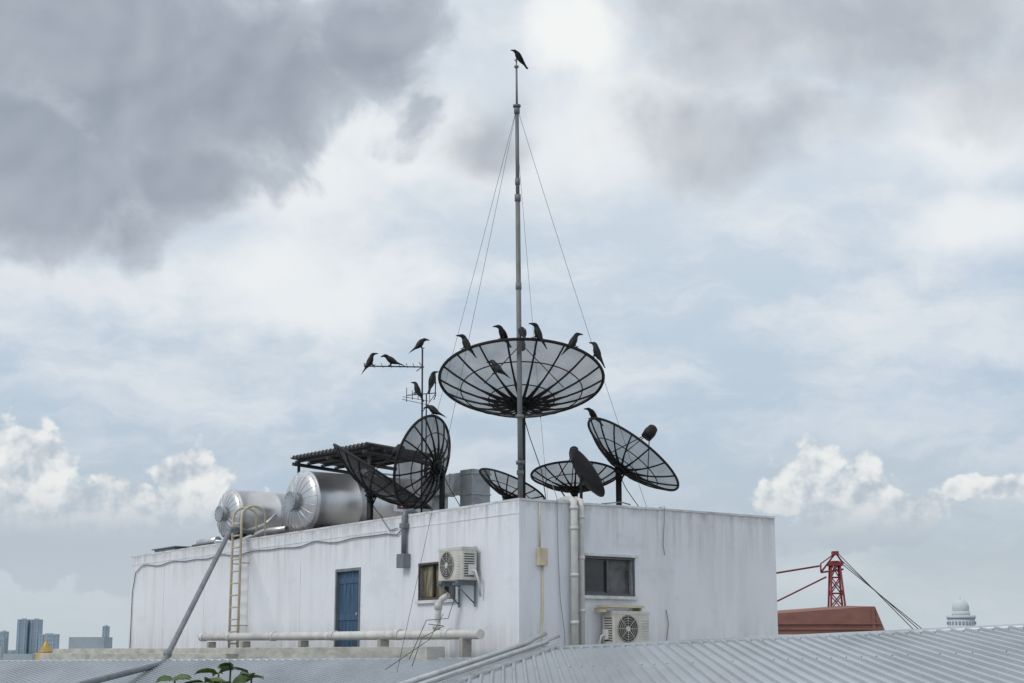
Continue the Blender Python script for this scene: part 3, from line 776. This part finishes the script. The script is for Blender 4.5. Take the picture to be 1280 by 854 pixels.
# ------------------------------------------------------------------ sky
w=bpy.data.worlds.new('World'); scene.world=w; w.use_nodes=True; w.name='sky'
try:
    w.cycles.sampling_method='MANUAL'; w.cycles.sample_map_resolution=256
except Exception as ex_: print(ex_)
nt=w.node_tree; ns=nt.nodes; lk=nt.links; ns.clear()
out=ns.new('ShaderNodeOutputWorld'); bg=ns.new('ShaderNodeBackground'); bg.inputs[1].default_value=.1; lk.new(bg.outputs[0],out.inputs[0])
def setin(s,v):
    if isinstance(v,(int,float)): s.default_value=v
    elif isinstance(v,tuple): s.default_value=v if len(v)==len(s.default_value) else (*v,1)
    else: lk.new(v,s)
def ma(op,a,b=None,clamp=False):
    n=ns.new('ShaderNodeMath'); n.operation=op; n.use_clamp=clamp; setin(n.inputs[0],a)
    if b is not None: setin(n.inputs[1],b)
    return n.outputs[0]
def vm(op,a,b):
    n=ns.new('ShaderNodeVectorMath'); n.operation=op; setin(n.inputs[0],a)
    if op=='SCALE': setin(n.inputs[3],b); return n.outputs[0]
    if b is not None: setin(n.inputs[1],b)
    return n.outputs[1] if op in('LENGTH',) else n.outputs[0]
def ss(x,a,b,lo=0,hi=1):
    n=ns.new('ShaderNodeMapRange'); n.interpolation_type='SMOOTHSTEP'; setin(n.inputs[0],x)
    n.inputs[1].default_value=a; n.inputs[2].default_value=b; n.inputs[3].default_value=lo; n.inputs[4].default_value=hi; return n.outputs[0]
def mix(f,a,b):
    n=ns.new('ShaderNodeMix'); n.data_type='RGBA'; setin(n.inputs[0],f); setin(n.inputs[6],a); setin(n.inputs[7],b); return n.outputs[2]
def noise(vec,scale,det=7,ro=.55,dist=0.0,off=(0,0,0),st=(1,1,1)):
    mp=ns.new('ShaderNodeMapping'); lk.new(vec,mp.inputs[0]); mp.inputs['Location'].default_value=off; mp.inputs['Scale'].default_value=st
    n=ns.new('ShaderNodeTexNoise'); n.inputs['Scale'].default_value=scale; n.inputs['Detail'].default_value=det; n.inputs['Roughness'].default_value=ro; n.inputs['Distortion'].default_value=dist
    lk.new(mp.outputs[0],n.inputs[0]); return n
tc=ns.new('ShaderNodeTexCoord'); sx=ns.new('ShaderNodeSeparateXYZ'); lk.new(tc.outputs['Generated'],sx.inputs[0])
az=ma('MULTIPLY',ma('ARCTAN2',sx.outputs[0],sx.outputs[1]),57.2958); el=ma('MULTIPLY',ma('ARCSINE',sx.outputs[2]),57.2958)
cb=ns.new('ShaderNodeCombineXYZ'); lk.new(az,cb.inputs[0]); lk.new(el,cb.inputs[1]); A0=cb.outputs[0]
wn=noise(A0,.17,4,.5); w1=vm('SCALE',vm('SUBTRACT',wn.outputs['Color'],(.5,.5,.5)),5.0); PW=vm('ADD',A0,w1)
wn2=noise(A0,.7,3,.5); w2=vm('SCALE',vm('SUBTRACT',wn2.outputs['Color'],(.5,.5,.5)),1.2); PC=vm('ADD',A0,w2)
def field(P,blobs):
    F=None
    for a,e_,ra,re in blobs:
        r=vm('LENGTH',vm('MULTIPLY',vm('SUBTRACT',P,(a,e_,0)),(1/ra,1/re,0)),None)
        x=ma('SUBTRACT',1.0,r); F=x if F is None else ma('MAXIMUM',F,x)
    return F
fb=noise(A0,.22,8,.55,.25).outputs['Fac']
lowa=noise(A0,.22,3,.45,.25).outputs['Fac']
lowb=noise(A0,.22,3,.45,.25,off=(.5,-.8,0)).outputs['Fac']
fine=noise(PC,.30,4,.5).outputs['Fac']
S10=lambda c:tuple(10*x for x in lin(*c))
sky=ns.new('ShaderNodeTexSky'); sky.sky_type='NISHITA'; sky.sun_disc=False
SUNV=V((-.56,-.46,.70)).normalized()
sky.sun_elevation=math.asin(SUNV.z); sky.sun_rotation=math.atan2(SUNV.x,SUNV.y)
sky.air_density=1.2; sky.dust_density=2.5
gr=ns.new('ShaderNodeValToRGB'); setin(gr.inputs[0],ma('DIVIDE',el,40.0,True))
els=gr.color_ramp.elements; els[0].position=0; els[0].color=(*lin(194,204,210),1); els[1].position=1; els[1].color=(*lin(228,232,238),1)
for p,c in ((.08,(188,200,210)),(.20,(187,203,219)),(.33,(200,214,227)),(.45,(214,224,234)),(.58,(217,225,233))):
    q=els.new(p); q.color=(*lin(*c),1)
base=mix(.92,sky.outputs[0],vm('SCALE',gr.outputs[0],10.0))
veil=noise(PC,.22,8,.60,.3,st=(.45,1.3,1)).outputs['Fac']
c=mix(ma('MULTIPLY',ss(veil,.40,.66),ss(el,1,13,.40,.9)),base,S10((226,231,236)))
bl=ss(noise(PC,.11,6,.55,0,off=(3,7,0),st=(.5,1.6,1)).outputs['Fac'],.48,.70)
c=mix(ma('MULTIPLY',bl,.55),c,S10((174,194,217)))
# bright breaks
Fw=ma('ADD',field(PW,[(2.3,21.3,1.9,2.0),(-8.6,17.2,5.5,2.6),(-4.6,18.8,5,2.2),(16.4,17.5,4,2.2),(16.8,14.0,4,1.6),(-8.3,13,6,2.0),(3.5,18.5,4,2)]),ma('MULTIPLY',ma('SUBTRACT',fb,.5),1.8))
c=mix(ss(Fw,-.30,.75,0,.85),c,S10((238,241,243)))
# soft grey cloud, right
Fg=ma('ADD',field(PW,[(14.6,22.8,10,3.8),(8,22.4,6,2.8),(22,20,8,4),(8.5,18.4,6,2.0),(-1.0,18.7,2.2,1.4),(10,27,14,5)]),ma('MULTIPLY',ma('SUBTRACT',fb,.5),1.8))
gcol=mix(ss(fine,.3,.7),S10((173,180,190)),S10((197,202,209)))
c=mix(ss(Fg,-.15,.80,0,.88),c,gcol)
# heavy grey cloud, left
Fd=ma('ADD',field(PW,[(-15,20.2,8,5.4),(-17,16.6,7.5,3.4),(-9.5,20.8,6,3.6),(-5.5,21.8,4,2.6),(-12.5,17.2,4.5,2.6),(-12,27,14,5.5)]),ma('MULTIPLY',ma('SUBTRACT',fb,.5),1.9))
rel=ss(ma('SUBTRACT',lowa,lowb),-.22,.22)
dcol=mix(rel,S10((145,154,168)),S10((171,179,191)))
dcol=mix(ss(Fd,.0,.60),S10((194,202,212)),dcol)
c=mix(ss(Fd,-.04,.22,0,.96),c,dcol)
Fw2=ma('ADD',field(PW,[(2.4,21.2,1.7,1.9)]),ma('MULTIPLY',ma('SUBTRACT',fb,.5),1.7))
c=mix(ss(Fw2,-.05,.55),c,S10((243,245,245)))
# cumulus near the horizon
cf=noise(A0,.75,8,.55,.1).outputs['Fac']; cf2=noise(A0,.75,4,.50,.1,off=(.22,-.32,0)).outputs['Fac']
Fc=ma('ADD',field(PC,[(-16.9,6.5,1.8,1.4),(-18,5.0,2.4,1.8),(-15.6,5.0,2.8,1.3),(-13.3,5.1,1.8,1.0),(-11.3,5.9,1.8,1.2),(-10.2,4.7,2,1),(-14,3.4,6.5,1.4),
   (10.8,6.2,1.5,1.4),(11.6,5.4,2.0,1.5),(13.2,4.9,2.0,1.0),(9.4,5.2,1.2,.8),(12,4.2,3.0,.9),(16.6,5.6,1.6,.55)]),ma('MULTIPLY',ma('SUBTRACT',cf,.5),1.9))
lit=ss(ma('SUBTRACT',cf,cf2),-.20,.13)
h=ss(el,3.6,5.9)
ccol=mix(ma('MULTIPLY',lit,h),S10((182,193,204)),S10((240,241,239)))
c=mix(ss(Fc,.0,.24,0,.88),c,ccol)
c=mix(ss(el,4.4,-.3,0,.75),c,S10((193,204,211)))
c=mix(ss(el,26,42,0,.75),c,S10((240,242,245)))  # sky overhead, out of view, whitened to add light on the walls
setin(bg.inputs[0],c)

sun=bpy.data.lights.new('sun','SUN'); sun.energy=1.15; sun.angle=math.radians(20); sun.color=(1,.97,.93)
so=bpy.data.objects.new('sun',sun); so.rotation_euler=SUNV.to_track_quat('Z','Y').to_euler(); so.location=(-20,-20,40); link(so)

cam=bpy.data.cameras.new('camera'); cam.sensor_width=36; cam.lens=56.25; cam.clip_start=.1; cam.clip_end=20000
co=bpy.data.objects.new('camera',cam); co.location=(0,0,0); co.rotation_euler=(math.radians(90+11),0,0); link(co); scene.camera=co
